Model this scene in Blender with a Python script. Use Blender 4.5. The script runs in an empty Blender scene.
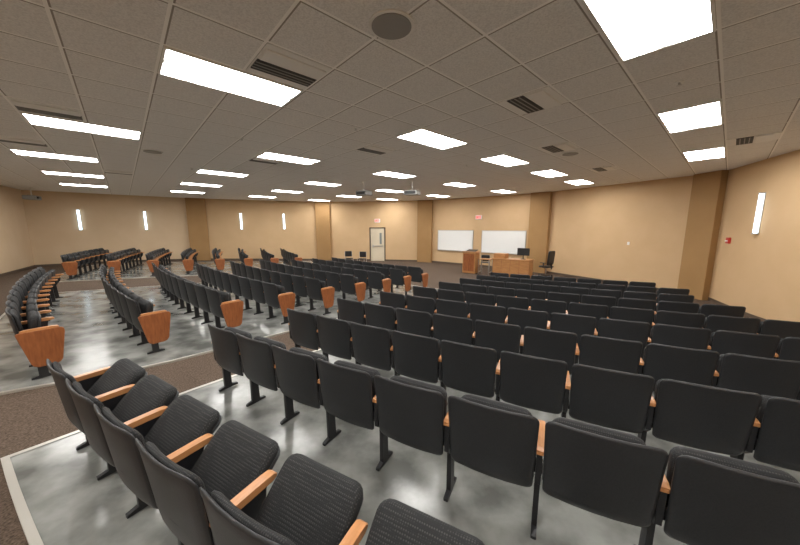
import bpy, math, random
from mathutils import Vector, Matrix
random.seed(4)
R=math.radians
# ------------------------------------------------------------ materials
def mat(name, col, rough=0.6, metal=0.0, emit=None, es=0.0, spec=None):
    m=bpy.data.materials.new(name); m.use_nodes=True
    b=m.node_tree.nodes['Principled BSDF']
    b.inputs['Base Color'].default_value=(*col,1); b.inputs['Roughness'].default_value=rough
    b.inputs['Metallic'].default_value=metal
    if spec is not None: b.inputs['Specular IOR Level'].default_value=spec
    if emit: 
        b.inputs['Emission Color'].default_value=(*emit,1); b.inputs['Emission Strength'].default_value=es
    return m
def noisy(m, c1, c2, scale, detail=4, bump=0.0, lo=0.35, hi=0.65, stretch=None, rough=None):
    nt=m.node_tree; N=nt.nodes; L=nt.links; b=N['Principled BSDF']
    tc=N.new('ShaderNodeTexCoord'); mp=N.new('ShaderNodeMapping')
    if stretch: mp.inputs['Scale'].default_value=stretch
    L.new(tc.outputs['Object'],mp.inputs['Vector'])
    n=N.new('ShaderNodeTexNoise'); n.inputs['Scale'].default_value=scale; n.inputs['Detail'].default_value=detail
    L.new(mp.outputs[0],n.inputs['Vector'])
    r=N.new('ShaderNodeValToRGB'); r.color_ramp.elements[0].position=lo; r.color_ramp.elements[1].position=hi
    r.color_ramp.elements[0].color=(*c1,1); r.color_ramp.elements[1].color=(*c2,1)
    L.new(n.outputs['Fac'],r.inputs[0]); L.new(r.outputs[0],b.inputs['Base Color'])
    if bump:
        bp=N.new('ShaderNodeBump'); bp.inputs['Strength'].default_value=bump; bp.inputs['Distance'].default_value=0.01
        L.new(n.outputs['Fac'],bp.inputs['Height']); L.new(bp.outputs[0],b.inputs['Normal'])
    if rough:
        mr=N.new('ShaderNodeMapRange'); mr.inputs['To Min'].default_value=rough[0]; mr.inputs['To Max'].default_value=rough[1]
        L.new(n.outputs['Fac'],mr.inputs['Value']); L.new(mr.outputs[0],b.inputs['Roughness'])
    return m
WALL=noisy(mat('wall_paint',(0.6,0.42,0.25),0.75),(0.59,0.405,0.225),(0.62,0.43,0.245),1.3)
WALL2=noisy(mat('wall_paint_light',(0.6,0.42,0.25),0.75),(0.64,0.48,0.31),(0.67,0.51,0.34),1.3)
PIL=noisy(mat('pilaster_paint',(0.4,0.25,0.1),0.7),(0.34,0.195,0.075),(0.37,0.215,0.085),1.3)
BASEB=mat('baseboard_vinyl',(0.10,0.07,0.05),0.6)
CARPET=noisy(mat('carpet',(0.1,0.08,0.06),0.95,spec=0.1),(0.055,0.04,0.03),(0.17,0.125,0.095),70,4,0.6,0.3,0.7)
CONC=noisy(mat('polished_concrete',(0.3,0.3,0.29),0.3),(0.135,0.138,0.128),(0.34,0.345,0.325),2.6,14,0.02,0.36,0.66,rough=(0.08,0.30))
NOSE=mat('metal_nosing',(0.62,0.60,0.55),0.35,0.6)
PLASTIC=noisy(mat('charcoal_plastic',(0.03,0.03,0.033),0.45),(0.019,0.020,0.022),(0.025,0.026,0.029),120,2,0.05)
BLACK=mat('black_steel',(0.014,0.014,0.016),0.4)
WOOD=noisy(mat('oak_arm',(0.5,0.25,0.1),0.35),(0.42,0.18,0.065),(0.57,0.265,0.105),7,5,0.0,0.3,0.7,(6,1,6))
PANEL=noisy(mat('stained_end_panel',(0.3,0.1,0.04),0.35),(0.21,0.065,0.02),(0.33,0.112,0.038),6,5,0.0,0.3,0.7,(5,5,1))
DESKW=noisy(mat('desk_laminate',(0.4,0.2,0.08),0.4),(0.36,0.165,0.06),(0.48,0.235,0.085),5,5,0.0,0.3,0.7,(1,1,6))
WHITE=mat('white_enamel',(0.8,0.8,0.78),0.4)
BOARD=mat('whiteboard_surface',(0.86,0.88,0.88),0.2)
ALU=mat('aluminium',(0.6,0.6,0.6),0.3,0.9)
GREY=mat('grey_plastic',(0.28,0.28,0.27),0.5)
DARK=mat('vent_dark',(0.03,0.03,0.03),0.6)
RED=mat('red_plastic',(0.5,0.03,0.02),0.4)
REDL=mat('red_letters',(0.7,0.03,0.02),0.4,emit=(1,0.05,0.03),es=1.2)
DOORM=noisy(mat('door_paint',(0.7,0.65,0.55),0.5),(0.66,0.58,0.44),(0.70,0.62,0.48),2)
GLASS=mat('door_glass',(0.25,0.28,0.28),0.1)
SCREEN=mat('monitor_screen',(0.01,0.012,0.02),0.15)
PANELLIGHT=mat('troffer_lens',(0.9,0.9,0.9),0.5,emit=(1.0,0.98,0.94),es=27.0)
BASKET=mat('troffer_basket',(0.9,0.9,0.9),0.5,emit=(1.0,0.98,0.94),es=20.0)
SCON=mat('sconce_diffuser',(0.9,0.95,1),0.4,emit=(0.72,0.90,1.0),es=3.5)
# mesh fabric
FAB=mat('woven_mesh_fabric',(0.02,0.02,0.022),0.8)
nt=FAB.node_tree; N=nt.nodes; L=nt.links
tc=N.new('ShaderNodeTexCoord'); mp=N.new('ShaderNodeMapping'); mp.inputs['Scale'].default_value=(95,95,95); L.new(tc.outputs['Object'],mp.inputs['Vector'])
v=N.new('ShaderNodeTexVoronoi'); v.inputs['Scale'].default_value=1.0; v.inputs['Randomness'].default_value=0.15; L.new(mp.outputs[0],v.inputs['Vector'])
rr=N.new('ShaderNodeValToRGB'); rr.color_ramp.elements[0].position=0.2; rr.color_ramp.elements[0].color=(0.045,0.045,0.043,1)
rr.color_ramp.elements[1].position=0.42; rr.color_ramp.elements[1].color=(0.009,0.009,0.010,1)
L.new(v.outputs['Distance'],rr.inputs[0]); L.new(rr.outputs[0],N['Principled BSDF'].inputs['Base Color'])
bp=N.new('ShaderNodeBump'); bp.inputs['Strength'].default_value=0.4; bp.inputs['Distance'].default_value=0.004
L.new(v.outputs['Distance'],bp.inputs['Height']); L.new(bp.outputs[0],N['Principled BSDF'].inputs['Normal'])
# ceiling tiles
TH=R(42.5); CELL=0.69
G1=Vector((math.cos(TH),math.sin(TH),0)); G2=Vector((-math.sin(TH),math.cos(TH),0))
O1=1.13; OC2=0.6; O2=OC2+CELL/2
TILE=mat('acoustic_tile',(0.5,0.47,0.43),0.9)
nt=TILE.node_tree; N=nt.nodes; L=nt.links; bs=N['Principled BSDF']
tc=N.new('ShaderNodeTexCoord')
def dotm(vec,off):
    d=N.new('ShaderNodeVectorMath'); d.operation='DOT_PRODUCT'; L.new(tc.outputs['Object'],d.inputs[0]); d.inputs[1].default_value=vec
    a=N.new('ShaderNodeMath'); a.operation='ADD'; L.new(d.outputs['Value'],a.inputs[0]); a.inputs[1].default_value=-off+100*CELL+0.014
    s=N.new('ShaderNodeMath'); s.operation='MODULO'; L.new(a.outputs[0],s.inputs[0]); s.inputs[1].default_value=CELL
    q=N.new('ShaderNodeMath'); q.operation='LESS_THAN'; L.new(s.outputs[0],q.inputs[0]); q.inputs[1].default_value=0.026
    e=N.new('ShaderNodeMath'); e.operation='LESS_THAN'; L.new(s.outputs[0],e.inputs[0]); e.inputs[1].default_value=0.040
    return q,e
q1,e1=dotm(G1,O1); q2,e2=dotm(G2,O2)
mx=N.new('ShaderNodeMath'); mx.operation='MAXIMUM'; L.new(q1.outputs[0],mx.inputs[0]); L.new(q2.outputs[0],mx.inputs[1])
me=N.new('ShaderNodeMath'); me.operation='MAXIMUM'; L.new(e1.outputs[0],me.inputs[0]); L.new(e2.outputs[0],me.inputs[1])
n=N.new('ShaderNodeTexNoise'); n.inputs['Scale'].default_value=70; n.inputs['Detail'].default_value=3; L.new(tc.outputs['Object'],n.inputs['Vector'])
r=N.new('ShaderNodeValToRGB'); r.color_ramp.elements[0].position=0.35; r.color_ramp.elements[1].position=0.6
r.color_ramp.elements[0].color=(0.68,0.675,0.665,1); r.color_ramp.elements[1].color=(0.82,0.815,0.80,1); L.new(n.outputs['Fac'],r.inputs[0])
m1=N.new('ShaderNodeMixRGB'); m1.inputs[2].default_value=(0.32,0.30,0.27,1); L.new(me.outputs[0],m1.inputs[0]); L.new(r.outputs[0],m1.inputs[1])
m2=N.new('ShaderNodeMixRGB'); m2.inputs[2].default_value=(0.92,0.91,0.89,1); L.new(mx.outputs[0],m2.inputs[0]); L.new(m1.outputs[0],m2.inputs[1])
L.new(m2.outputs[0],bs.inputs['Base Color'])

# ------------------------------------------------------------ mesh builder
class MB:
    def __init__(s): s.v=[];s.f=[];s.m=[];s.sm=[];s.mats=[]
    def mi(s,m):
        if m not in s.mats: s.mats.append(m)
        return s.mats.index(m)
    def add(s,vs,fs,m,smooth=False):
        o=len(s.v); s.v+= [tuple(p) for p in vs]; k=s.mi(m)
        for f in fs: s.f.append([i+o for i in f]); s.m.append(k); s.sm.append(smooth)
    def box(s,c,d,m,M=None,ch=0.0):
        x,y,z=d[0]/2,d[1]/2,d[2]/2
        if ch<=0:
            vs=[Vector((a*x,b*y,e*z)) for e in(-1,1) for b in(-1,1) for a in(-1,1)]
            fs=[(0,2,3,1),(4,5,7,6),(0,1,5,4),(2,6,7,3),(0,4,6,2),(1,3,7,5)]
        else:
            rings=[]
            for (zz,i) in((-z,ch),(-z+ch,0),(z-ch,0),(z,ch)):
                X=x-i;Y=y-i;k=ch if i==0 else ch*0.6
                rings.append([Vector(p+(zz,)) for p in((-X+k,-Y),(X-k,-Y),(X,-Y+k),(X,Y-k),(X-k,Y),(-X+k,Y),(-X,Y-k),(-X,-Y+k))])
            vs=sum(rings,[]); fs=[tuple(range(7,-1,-1)),tuple(range(24,32))]
            for j in range(3):
                for i in range(8): fs.append((j*8+i,j*8+(i+1)%8,(j+1)*8+(i+1)%8,(j+1)*8+i))
        c=Vector(c)
        if M is not None: vs=[M@p for p in vs]
        s.add([p+c for p in vs],fs,m)
    def prism(s,pts,a,b,m,ch=0.004,fn=None):
        n=len(pts); cy=sum(p[0] for p in pts)/n; cz=sum(p[1] for p in pts)/n
        ext=max(max(abs(p[0]-cy),abs(p[1]-cz)) for p in pts); k=1-ch/ext
        rings=[(a,k),(a+ch,1),(b-ch,1),(b,k)]
        vs=[]
        for x,sc in rings:
            for p in pts: vs.append(Vector((x,cy+(p[0]-cy)*sc,cz+(p[1]-cz)*sc)))
        fs=[tuple(range(n))[::-1],tuple(range(3*n,4*n))]
        for j in range(3):
            for i in range(n): fs.append((j*n+i,j*n+(i+1)%n,(j+1)*n+(i+1)%n,(j+1)*n+i))
        if fn: vs=[fn(p) for p in vs]
        s.add(vs,fs,m)
    def pad(s,hw,hh,rad,tb,tf,mb,mf,fn,k=5):
        out=[]
        for cx,cy,a0 in((hw-rad,hh-rad,0),(-hw+rad,hh-rad,90),(-hw+rad,-hh+rad,180),(hw-rad,-hh+rad,270)):
            for i in range(k): 
                a=R(a0+90*i/(k-1)); out.append((cx+rad*math.cos(a),cy+rad*math.sin(a)))
        pts=[]
        for i in range(len(out)):
            p=out[i];q=out[(i+1)%len(out)]; pts.append(p)
            if math.dist(p,q)>0.15:
                for t in(0.25,0.5,0.75): pts.append((p[0]+(q[0]-p[0])*t,p[1]+(q[1]-p[1])*t))
        n=len(pts); d=(tf-tb)
        prof_b=[(0.3,tb),(0.7,tb),(0.93,tb+d*0.06),(1,tb+d*0.35)]
        prof_f=[(1,tb+d*0.65),(0.93,tf-d*0.08),(0.7,tf),(0.3,tf)]
        vs=[];
        for sc,t in prof_b+prof_f:
            for p in pts: vs.append(fn(p[0]*sc,p[1]*sc,t))
        fb=[];ff=[]
        for j in range(7):
            for i in range(n):
                q=(j*n+i,j*n+(i+1)%n,(j+1)*n+(i+1)%n,(j+1)*n+i)
                (fb if j<4 else ff).append(q)
        fb.append(tuple(range(n))[::-1]); ff.append(tuple(range(7*n,8*n)))
        o=len(s.v); s.v+=[tuple(p) for p in vs]
        for fl,m in((fb,mb),(ff,mf)):
            kk=s.mi(m)
            for f in fl: s.f.append([i+o for i in f]); s.m.append(kk); s.sm.append(True)
    def cyl(s,c,r,h,m,seg=16,axis='Z',r2=None,smooth=True):
        r2=r if r2 is None else r2; vs=[]
        for t,rr_ in((-h/2,r),(h/2,r2)):
            for i in range(seg):
                a=2*math.pi*i/seg; p=(rr_*math.cos(a),rr_*math.sin(a),t)
                if axis=='X': p=(p[2],p[0],p[1])
                if axis=='Y': p=(p[0],p[2],p[1])
                vs.append(Vector(p)+Vector(c))
        s.add(vs,[(i,(i+1)%seg,seg+(i+1)%seg,seg+i) for i in range(seg)],m,smooth)
        s.add(vs,[tuple(range(seg))[::-1],tuple(range(seg,2*seg))],m)
    def mesh(s,name):
        me=bpy.data.meshes.new(name); me.from_pydata(s.v,[],s.f)
        for m in s.mats: me.materials.append(m)
        me.polygons.foreach_set('material_index',s.m); me.polygons.foreach_set('use_smooth',s.sm)
        me.update()
        import bmesh
        b=bmesh.new(); b.from_mesh(me); bmesh.ops.recalc_face_normals(b,faces=b.faces); b.to_mesh(me); b.free()
        return me
    def obj(s,name,loc=(0,0,0),rz=0):
        o=bpy.data.objects.new(name,s.mesh(name)); o.location=loc; o.rotation_euler=(0,0,rz)
        bpy.context.collection.objects.link(o); return o
def inst(name,me,loc,rz):
    o=bpy.data.objects.new(name,me); o.location=loc; o.rotation_euler=(0,0,rz)
    bpy.context.collection.objects.link(o); return o

# ------------------------------------------------------------ room geometry
CAMZ=1.9; H=3.55
C=Vector((14.5,29.0))
def P(r,phi): return Vector((C.x-r*math.cos(R(phi)),C.y-r*math.sin(R(phi))))
def fz(x,y):
    r=math.hypot(x-C.x,y-C.y); return -0.04*(32.15-min(max(r,22.15),32.15))
POLY=[(3.8,-4),(9.9,9.6),(7.1,15.25),(1.7,19.73),(-5.25,20.9),(-12.2,18.35),(-17.3,14.1),(-4.3,-4)]
NAMES=['right','front_right','stage','front','front_left','left','left_rear','rear']
POLYV=[Vector(p) for p in POLY]
def inside(p,mg=0.0):
    n=len(POLYV)
    for i in range(n):
        a=POLYV[i];b=POLYV[(i+1)%n]; d=(b-a).normalized(); nrm=Vector((-d.y,d.x))
        if (Vector(p)-a).dot(nrm)<mg: return False
    return True
import bmesh
def clipped_grid(name,zf,m,step=0.5):
    bm=bmesh.new(); xs=[-18+step*i for i in range(int(29/step)+1)]; ys=[-5+step*i for i in range(int(27/step)+1)]
    g=[[bm.verts.new((x,y,0)) for x in xs] for y in ys]
    for j in range(len(ys)-1):
        for i in range(len(xs)-1): bm.faces.new((g[j][i],g[j][i+1],g[j+1][i+1],g[j+1][i]))
    n=len(POLYV)
    for i in range(n):
        a=POLYV[i];b=POLYV[(i+1)%n]; d=(b-a).normalized(); nrm=Vector((-d.y,d.x,0))
        co=Vector((a.x,a.y,0))
        bmesh.ops.bisect_plane(bm,geom=bm.verts[:]+bm.edges[:]+bm.faces[:],plane_co=co,plane_no=-nrm,clear_outer=True)
    for v in bm.verts: v.co.z=zf(v.co.x,v.co.y)
    me=bpy.data.meshes.new(name); bm.to_mesh(me); bm.free(); me.materials.append(m)
    for p in me.polygons: p.use_smooth=True
    o=bpy.data.objects.new(name,me); bpy.context.collection.objects.link(o); return o
clipped_grid('floor',fz,CARPET,0.4)
b=MB(); n=len(POLY)
b.add([Vector((p[0],p[1],H)) for p in POLY]+[Vector((p[0],p[1],H+0.1)) for p in POLY],
      [tuple(range(n))[::-1],tuple(range(n,2*n))]+[(i,(i+1)%n,n+(i+1)%n,n+i) for i in range(n)],TILE)
b.obj('ceiling')
def wall_frame(i):
    a=POLYV[i];bb=POLYV[(i+1)%len(POLYV)]; d=(bb-a); Ln=d.length; d.normalize(); nin=Vector((-d.y,d.x)); return a,d,nin,Ln
def wbox(mb,i,s,z,w,h,depth,m,off=0.0,ch=0.0):
    a,d,nin,Ln=wall_frame(i); c=a+d*s+nin*(off+depth/2)
    M=Matrix(((d.x,nin.x,0),(d.y,nin.y,0),(0,0,1)))
    mb.box((c.x,c.y,z),(w,depth,h),m,M,ch)
for i,nm in enumerate(NAMES):
    a,d,nin,Ln=wall_frame(i)
    b=MB(); 
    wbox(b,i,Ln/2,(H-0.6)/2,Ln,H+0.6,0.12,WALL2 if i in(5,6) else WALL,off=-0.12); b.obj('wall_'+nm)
    b=MB(); k=24
    for j in range(k):
        s0=Ln*j/k; s1=Ln*(j+1)/k; p0=a+d*s0; p1=a+d*s1; q0=p0+nin*0.012;q1=p1+nin*0.012
        z0=fz(*p0);z1=fz(*p1)
        vs=[Vector((p0.x,p0.y,z0)),Vector((p1.x,p1.y,z1)),Vector((q1.x,q1.y,z1)),Vector((q0.x,q0.y,z0))]
        vs+= [v_+Vector((0,0,0.1)) for v_ in vs]
        b.add(vs,[(0,1,2,3),(4,5,6,7),(2,3,7,6),(0,1,5,4)],BASEB)
    b.obj('baseboard_'+nm)
def pilaster(i,w0,w1,dep=0.22):
    c=POLYV[i]; _,d0,n0,_=wall_frame(i-1); _,d1,n1,_=wall_frame(i)
    p=[c-d0*w0, c, c+d1*w1]
    A=p[0];B=p[2]; face=(B-A).normalized(); nn=Vector((-face.y,face.x))
    q0=A+nn*dep; q1=B+nn*dep
    out=[p[0],p[1],p[2],q1,q0]; b=MB(); m=len(out); zb=fz(*q0)-0.02
    vs=[Vector((t.x,t.y,zb)) for t in out]+[Vector((t.x,t.y,H-0.001)) for t in out]
    b.add(vs,[tuple(range(m)),tuple(range(m,2*m))]+[(k,(k+1)%m,m+(k+1)%m,m+k) for k in range(m)],PIL)
    b.obj('pilaster')
pilaster(1,0.4,0.5); pilaster(2,0.5,0.5); pilaster(3,0.5,0.5); pilaster(4,0.5,0.5); pilaster(5,0.5,0.5)

# ------------------------------------------------------------ concrete seating slabs
SL=0.018
def phiR(r): return 56.5+(30.7-r)*0.40
def phiM(r): return 53.2+(31.95-r)*0.1
def slab(name,r0,r1,fa,fb,nose=True):
    b=MB(); nr=28; nf=30; top=[]
    def pt(i,j,h):
        r=r0+(r1-r0)*i/nr; a=fa(r)+(fb(r)-fa(r))*j/nf; p=P(r,a); return Vector((p.x,p.y,fz(*p)+h))
    vs=[pt(i,j,SL) for i in range(nr+1) for j in range(nf+1)]
    w=nf+1
    fs=[(i*w+j,i*w+j+1,(i+1)*w+j+1,(i+1)*w+j) for i in range(nr) for j in range(nf) if inside(vs[i*w+j][:2],0.2) and inside(vs[(i+1)*w+j+1][:2],0.2)]
    b.add(vs,fs,CONC,True)
    def strip(path,w_in):
        for (p,q,pi,qi) in path:
            if not(inside(p[:2],0.2) and inside(q[:2],0.2)): continue
            up=Vector((0,0,0.006)); dn=Vector((0,0,-SL-0.004))
            b.add([p+up,q+up,qi+up,pi+up,p+dn,q+dn],[(0,1,2,3),(0,1,5,4)],NOSE)
    def off(p,dirv): return p+Vector((dirv.x,dirv.y,0))*0.045
    pth=[]
    for i in range(nr):
        for j,sg in((0,1),(nf,-1)):
            p=pt(i,j,SL);q=pt(i+1,j,SL); t=(Vector(q[:2])-Vector(p[:2])).normalized(); nn=Vector((t.y,-t.x))
            inn=pt(i,j+sg,SL); 
            if nn.dot(Vector(inn[:2])-Vector(p[:2]))<0: nn=-nn
            pth.append((p,q,off(p,nn),off(q,nn)))
    for j in range(nf):
        for i,sg in((0,1),(nr,-1)):
            p=pt(i,j,SL);q=pt(i,j+1,SL); t=(Vector(q[:2])-Vector(p[:2])).normalized(); nn=Vector((t.y,-t.x))
            inn=pt(i+sg,j,SL)
            if nn.dot(Vector(inn[:2])-Vector(p[:2]))<0: nn=-nn
            pth.append((p,q,off(p,nn),off(q,nn)))
    strip(pth,0.05)
    return b.obj(name)
slab('trim_seating_slab_right',32.16,22.4,lambda r:56.45+max(0,30.5-r)*0.3,lambda r:70.8)
slab('trim_seating_slab_middle',32.4,22.4,lambda r:40.0,lambda r:53.45+min(0.9,(32.3-r)*0.6)+max(0,30.8-r)*0.1)
slab('trim_seating_slab_left',32.9,22.4,lambda r:24.0,lambda r:35.6)

# ------------------------------------------------------------ auditorium chair
PITCH=0.575
def chair_mesh(name,tilt,lpanel=False,rarm=False,rpanel=False):
    b=MB()
    def back(x,zz,t):
        z=0.60+zz; x*= (1.0+0.12*zz)
        y=0.055*(0.87-z)/0.52+0.38*x*x+t
        if z<0.42: y+=0.02*((0.42-z)/0.08)**2
        if z>0.80: y-=0.010*((z-0.80)/0.07)
        return Vector((x,y,z))
    b.pad(0.266,0.27,0.05,-0.004,0.018,PLASTIC,PLASTIC,back)
    b.pad(0.238,0.225,0.06,0.014,0.058,FAB,FAB,lambda x,z,t: back(x,z+0.02,t))
    ct,st=math.cos(R(tilt)),math.sin(R(tilt)); py,pz=0.145,(0.37 if tilt>70 else 0.40)
    def seat(x,s_,t):
        s2=s_+0.205; dip=-0.012*math.cos(x/0.235*1.5) if t>0.05 else 0
        t2=t+dip+ (0.02*(s_/0.215)**2 *-1 if s_>0 else 0)
        return Vector((x,py+s2*ct-t2*st+(0.07*st),pz+s2*st+t2*ct))
    b.pad(0.238,0.21,0.06,0.0,0.085,FAB,FAB,seat)
    b.pad(0.228,0.195,0.06,-0.022,0.01,PLASTIC,PLASTIC,seat)
    def arm(x0,sgn,panel):
        b.prism([(0.09,0),(0.31,0),(0.31,0.02),(0.24,0.035),(0.225,0.36),(0.31,0.47),(0.33,0.605),(0.07,0.605),(0.08,0.40),(0.15,0.34),(0.155,0.035),(0.09,0.02)],x0-0.016,x0+0.016,BLACK)
        b.cyl((x0,0.19,0.44),0.045,0.05,BLACK,14,'X')
        pr=[(0.065,0.607),(0.08,0.602),(0.36,0.602),(0.385,0.612),(0.39,0.625),(0.375,0.638),(0.33,0.642),(0.10,0.640),(0.07,0.63)]
        b.prism(pr,x0-0.025,x0+0.025,WOOD,0.006)
        if panel:
            pp=[(0.03,0.60),(0.045,0.615),(0.40,0.615),(0.425,0.60),(0.43,0.56),(0.375,0.20),(0.35,0.165),(0.31,0.15),(0.17,0.15),(0.13,0.17),(0.11,0.21)]
            xa,xb=(x0+0.0185,x0+0.042) if sgn>0 else (x0-0.042,x0-0.0185)
            b.prism(pp,xa,xb,PANEL,0.005)
    arm(-PITCH/2,-1,lpanel)
    if rarm: arm(PITCH/2,1,rpanel)
    b.box((0,0.165,0.395),(PITCH-0.05,0.03,0.03),BLACK)
    b.box((0,0.085,0.48),(PITCH-0.05,0.02,0.05),BLACK)
    return b.mesh(name)
CH={}
TU=88; TN=44
for t in(TN,TU):
    CH[(t,'std')]=chair_mesh('auditorium_chair_mesh',t)
    CH[(t,'L')]=chair_mesh('auditorium_chair_mesh_left_end',t,lpanel=False)
    CH[(t,'R')]=chair_mesh('auditorium_chair_mesh_right_end',t,rarm=True,rpanel=True)
def chair(r,phi,key):
    p=P(r,phi)
    if not inside(p,0.55): return False
    inst('auditorium_chair',CH[key],(p.x,p.y,fz(*p)+SL),R(phi-90)); return True
rowsR=[31.88,30.70]+[29.72-0.93*k for k in range(8)]
start={0:57.1,1:57.05,2:57.2}
for k,r in enumerate(rowsR):
    st=math.degrees(PITCH/r); s0=start.get(k,phiR(r)); a=s0+st/2; cnt=int((70.3-s0)/st); t=TN if k==0 else TU
    for i in range(cnt): chair(r,a+i*st,(t,'L' if i==0 else ('R' if i==cnt-1 else 'std')))
rowsM=[31.95,30.83,29.72,28.65,27.6,26.55,25.5,24.5,23.5]
for k,r in enumerate(rowsM):
    st=math.degrees(PITCH/r); cnt=int((phiM(r)-41.0)/st); a=phiM(r)-st/2
    for i in range(cnt): chair(r,a-i*st,(TU,'R' if i==0 else ('L' if i==cnt-1 else 'std')))
rowsL=[32.3-1.15*k for k in range(8)]
for k,r in enumerate(rowsL):
    st=math.degrees(PITCH/r); a=34.9-st/2
    for i in range(8): chair(r,a-i*st,(TU,'R' if i==0 else 'std'))

# ------------------------------------------------------------ ceiling fixtures
def troffer_mesh():
    b=MB(); l=2*CELL-0.03; w=CELL-0.03
    fr=0.022
    for sx in(-1,1): b.box((sx*(l/2-fr/2),0,-0.009),(fr,w,0.018),WHITE)
    for sy in(-1,1): b.box((0,sy*(w/2-fr/2),-0.009),(l-2*fr,fr,0.018),WHITE)
    for sy in(-1,1): b.box((0,sy*(w/4+0.025),-0.006),(l-2*fr,w/2-0.05-fr,0.008),PANELLIGHT)
    k=10; vs=[]; hw=0.075
    for X in(-l/2+fr+0.02,l/2-fr-0.02):
        for i in range(k+1):
            a=math.pi*i/k; vs.append(Vector((X,hw*math.cos(a),-0.002-0.014*math.sin(a))))
    b.add(vs,[(i,i+1,k+2+i,k+1+i) for i in range(k)],BASKET,True)
    b.add(vs,[tuple(range(k+1)),tuple(range(k+1,2*k+2))],WHITE)
    return b.mesh('ceiling_light_panel')
TM=troffer_mesh()
def gpos(g1,g2): return G1*g1+G2*g2
cols={0.6:[3.2,6.65,10.1,12.86,-.25,-3.7],4.05:[-2.32,1.13,4.58,7.34,10.1,12.86,15.6],7.5:[-3.7,-.146,3.29,6.65,10.1,13.6,16.3],
      10.9:[-4.16,-.72,2.72,6.16,9.6,12.9],14.4:[-4.16,-.72,2.72,6.16,9.6,12.5],17.8:[-4.2,-.72,2.72,6.16,9.6],21.2:[-.72,2.72,6.16],-2.84:[-.72,2.72,6.16],-6.3:[2.72]}
nl=0
for g2,lst in cols.items():
    for g1 in lst:
        g1s=O1+round((g1-O1)/CELL)*CELL; g2s=OC2+round((g2-OC2)/CELL)*CELL
        p=gpos(g1s,g2s)
        if inside(p[:2],0.75): inst('ceiling_light_panel',TM,(p.x,p.y,H),TH); nl+=1
print('lights',nl)
def vent_mesh():
    b=MB(); w=CELL-0.03
    b.box((0,0,-0.004),(w,w,0.008),WHITE)
    b.box((0,0.10,-0.012),(w*0.96,0.22,0.010),DARK)
    for j in range(3): b.box((0,0.04+0.06*j,-0.018),(w*0.96,0.014,0.006),GREY)
    b.box((0,-0.14,-0.016),(w*0.94,0.22,0.018),WHITE,None,0.006)
    return b.mesh('ceiling_vent')
VM=vent_mesh()
for X,Y in((-1.2,3.71),(1.55,4.17),(-4.99,4.26),(-.63,7.05),(-3.82,7.98),(3.03,6.54),(6.85,6.1),(-7.3,6.3),(6.2,8.9),(-8.5,9.5)):
    v_=Vector((X,Y,0)); g1=O1+(round((v_.dot(G1)-O1)/CELL-.5)+.5)*CELL; g2=OC2+round((v_.dot(G2)-OC2)/CELL)*CELL
    p=gpos(g1,g2); inst('ceiling_vent',VM,(p.x,p.y,H),TH)
b=MB(); b.cyl((0,0,-0.006),0.19,0.012,WHITE,40); b.cyl((0,0,-0.014),0.165,0.008,GREY,40)
for rr_ in(0.03,0.06,0.09,0.12,0.15): b.cyl((0,0,-0.0175-0.0002*rr_),rr_,0.002,GREY,32)
SP=b.mesh('ceiling_speaker')
for X,Y in((-.07,2.77),(3.9,7.2),(-5.5,7.0)): inst('ceiling_speaker',SP,(X,Y,H),0)
b=MB(); b.cyl((0,0,-0.004),0.04,0.008,WHITE,20); b.cyl((0,0,-0.02),0.012,0.03,ALU,12); b.cyl((0,0,-0.037),0.026,0.003,ALU,16)
SM=b.mesh('fire_sprinkler')
for X,Y in((3.23,3.76),(-.75,5.4),(-3,6),(1.8,8.5),(5.6,8.6),(-6,9)): inst('fire_sprinkler',SM,(X,Y,H),0)
def projector(X,Y,rz):
    b=MB(); b.cyl((0,0,-0.17),0.02,0.34,WHITE,12); b.cyl((0,0,-0.006),0.07,0.012,WHITE,20)
    b.box((0,0,-0.42),(0.52,0.40,0.17),GREY,None,0.02); b.box((0,0,-0.33),(0.2,0.2,0.02),BLACK)
    b.cyl((0.1,0.21,-0.42),0.05,0.06,BLACK,20,'Y')
    for k in range(4): b.box((-0.12,0.201,-0.38-0.02*k),(0.14,0.004,0.008),DARK)
    b.box((0,-0.201,-0.42),(0.42,0.004,0.10),DARK)
    b.obj('ceiling_projector',(X,Y,H),rz)
projector(0.45,11.4,R(-25)); projector(-1.35,11.6,R(-35)); projector(-15.9,13.3,R(-60))
# ------------------------------------------------------------ wall items
def along(i,X,Y): 
    a,d,nin,Ln=wall_frame(i); return (Vector((X,Y))-a).dot(d)
def sconce(i,X,Y,z=2.22):
    s=along(i,X,Y); b=MB()
    wbox(b,i,s,z,0.13,1.02,0.02,ALU); wbox(b,i,s,z,0.09,0.98,0.06,SCON,0.02,0.012)
    for e in(-1,1): wbox(b,i,s,z+e*0.5,0.12,0.03,0.09,ALU,0.0)
    b.obj('wall_sconce')
sconce(0,8.99,7.64); sconce(0,6.6,2.4)
sconce(5,-16.0,15.2); sconce(5,-14.05,16.8); sconce(4,-10.05,19.3); sconce(4,-7.7,20.2); sconce(6,-12,6.6)
def wb(x0,x1):
    s=(along(2,*x0)+along(2,*x1))/2; w=abs(along(2,*x0)-along(2,*x1)); b=MB(); zc=1.06
    wbox(b,2,s,zc,w,1.22,0.02,BOARD,0.002)
    for e in(-1,1):
        wbox(b,2,s+e*w/2,zc,0.03,1.25,0.03,ALU,0.002); wbox(b,2,s,zc+e*0.61,w,0.03,0.03,ALU,0.002)
    wbox(b,2,s,zc-0.63,w*0.95,0.02,0.09,ALU,0.002)
    b.obj('whiteboard')
wb((2.4,19.1),(4.26,17.6)); wb((4.69,17.25),(6.57,15.73))
s=along(3,-1.45,20.6); b=MB(); zf=-0.4; w=0.95; h=2.18
wbox(b,3,s,zf+h/2,w,h,0.03,DOORM,0.002)
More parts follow.
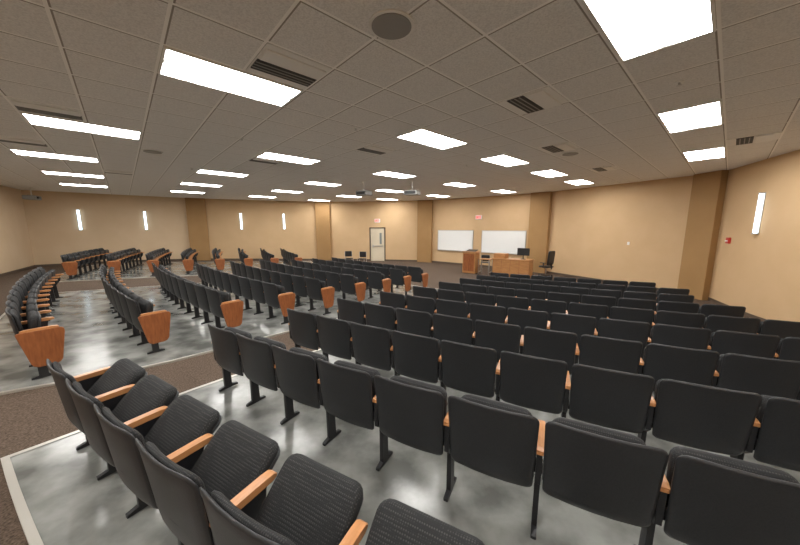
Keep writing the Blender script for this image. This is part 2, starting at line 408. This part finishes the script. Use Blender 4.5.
wbox(b,3,s-0.22,zf+1.5,0.14,0.75,0.012,GLASS,0.03); wbox(b,3,s+0.0,zf+1.0,0.75,0.05,0.06,ALU,0.035); wbox(b,3,s+0.3,zf+1.0,0.06,0.18,0.03,ALU,0.03)
b.obj('door_1')
b=MB()
for e in(-1,1): wbox(b,3,s+e*(w/2+0.03),zf+h/2+0.02,0.06,h+0.04,0.07,BASEB)
wbox(b,3,s,zf+h+0.03,w+0.12,0.06,0.07,BASEB); b.obj('trim_1')
def exit_sign(i,s,z):
    b=MB(); wbox(b,i,s,z,0.38,0.24,0.05,WHITE,0.0,0.006)
    def st(cx,cz,w_,h_): wbox(b,i,s-cx*1.2,z+cz*1.2,w_*1.7,h_*1.2,0.006,REDL,0.05)
    st(-.11,0,.014,.12); st(-.09,.053,.04,.014); st(-.09,0,.03,.014); st(-.09,-.053,.04,.014)
    for k in(-1,1):
        for q in(1,2,3): st(-.035+k*0.008*q,0.015*q,.016,.018); st(-.035+k*0.008*q,-0.015*q,.016,.018)
    st(-.035,0,.016,.02)
    st(.03,0,.014,.12); st(.09,0,.014,.12); st(.09,.053,.05,.014)
    b.obj('exit_sign')
exit_sign(3,s,2.28)
exit_sign(2,along(2,4.5,17.4),2.42)
b=MB(); sa=along(0,9.45,8.68); wbox(b,0,sa,1.5,0.14,0.17,0.06,RED,0.0,0.006); wbox(b,0,sa,1.49,0.08,0.03,0.03,WHITE,0.06); b.obj('fire_alarm_pull')
b=MB(); wbox(b,1,along(1,8.9,11.7),1.25,0.08,0.12,0.012,WHITE); b.obj('light_switch')

# ------------------------------------------------------------ stage furniture
ZF=-0.4
b=MB(); b.box((0,0,0.52),(0.66,0.55,1.0),DESKW,None,0.01); b.box((0,0,1.06),(0.74,0.62,0.04),DESKW,None,0.008)
b.box((0,-0.28,0.55),(0.56,0.01,0.85),PANEL); b.box((0,0.05,1.11),(0.5,0.4,0.02),BLACK,Matrix.Rotation(R(12),3,'X')); b.box((0,0,0.02),(0.6,0.48,0.05),BLACK)
b.obj('lectern',(3.55,14.9,ZF),R(-38))
b=MB()
b.box((0,0,0.80),(1.7,0.75,0.04),DESKW,None,0.008); b.box((0,-0.33,0.40),(1.62,0.03,0.76),DESKW)
for e in(-1,1): b.box((e*0.8,0,0.39),(0.035,0.68,0.78),DESKW)
b.box((0.5,0.02,0.45),(0.5,0.6,0.6),DESKW,None,0.006); b.box((-0.55,0.0,0.93),(0.55,0.5,0.22),DESKW,None,0.01)
for k in(-0.4,0,0.4): b.box((k,-0.35,0.42),(0.012,0.006,0.7),PANEL)
b.obj('instructor_desk',(5.25,13.9,ZF),R(-38))
b=MB(); b.cyl((0,0,0.01),0.11,0.02,BLACK,24); b.cyl((0,0.02,0.12),0.02,0.2,BLACK,12); b.box((0,0,0.34),(0.54,0.03,0.33),BLACK,None,0.006); b.box((0,0.017,0.34),(0.51,0.003,0.3),SCREEN)
dk=Matrix.Rotation(R(-38),3,'Z')@Vector((0.45,0.02,0)); b.obj('computer_monitor',(5.25+dk.x,13.9+dk.y,ZF+0.821),R(-38))
b=MB(); b.box((0,0,0.74),(0.6,0.5,0.03),DESKW,None,0.006)
for e in(-1,1):
    for q in(-1,1): b.cyl((e*0.26,q*0.21,0.365),0.014,0.73,ALU,10)
    b.box((e*0.26,0,0.12),(0.02,0.42,0.02),ALU)
b.obj('side_table',(4.15,14.5,ZF),R(-38))
b=MB()
for e in(-1,1):
    b.cyl((e*0.21,-0.18,0.225),0.012,0.45,ALU,10); b.cyl((e*0.21,0.18,0.42),0.012,0.84,ALU,10)
b.pad(0.22,0.21,0.05,0,0.04,BLACK,BLACK,lambda x,y,t:Vector((x,y,0.44+t))); b.pad(0.21,0.16,0.05,0,0.03,BLACK,BLACK,lambda x,z,t:Vector((x,0.2-t,0.70+z)))
SC=b.mesh('stacking_chair'); inst('stacking_chair',SC,(4.45,15.5,ZF),R(160))
inst('stacking_chair',SC,(-3.0,17.6,ZF),R(20)); inst('stacking_chair',SC,(-2.2,17.2,ZF),R(-15))
b=MB()
for k in range(5):
    a_=2*math.pi*k/5; M=Matrix.Rotation(a_,3,'Z'); b.box(M@Vector((0.15,0,0.085)),(0.3,0.045,0.03),BLACK,M,0.006)
    c_=M@Vector((0.29,0,0.035)); b.cyl(c_,0.032,0.04,BLACK,14,'X')
b.cyl((0,0,0.25),0.03,0.34,ALU,14)
b.pad(0.25,0.25,0.08,0,0.08,BLACK,BLACK,lambda x,y,t:Vector((x,y,0.43+t)))
b.pad(0.23,0.33,0.08,0,0.07,BLACK,BLACK,lambda x,z,t:Vector((x,0.25-t+0.1*z,0.88+z)))
b.box((0,0.27,0.52),(0.06,0.03,0.3),BLACK)
for e in(-1,1):
    b.box((e*0.28,0.02,0.66),(0.05,0.28,0.03),BLACK,None,0.006); b.box((e*0.28,0.05,0.54),(0.03,0.05,0.22),BLACK); b.box((e*0.25,0.05,0.44),(0.08,0.05,0.025),BLACK)
b.obj('office_chair',(6.75,13.75,ZF),R(-150))

# ------------------------------------------------------------ world, camera
w=bpy.data.worlds.new('World'); bpy.context.scene.world=w; w.use_nodes=True
w.node_tree.nodes['Background'].inputs[0].default_value=(0.9,0.85,0.8,1); w.node_tree.nodes['Background'].inputs[1].default_value=0.3
cd=bpy.data.cameras.new('camera'); cam=bpy.data.objects.new('camera',cd); bpy.context.collection.objects.link(cam)
cd.sensor_width=36; cd.lens=36*300/800; cd.clip_start=0.05
cam.location=(0,0,CAMZ); cam.rotation_euler=(R(90-8.72),0,0)
bpy.context.scene.camera=cam
bpy.context.scene.view_settings.view_transform='Standard'
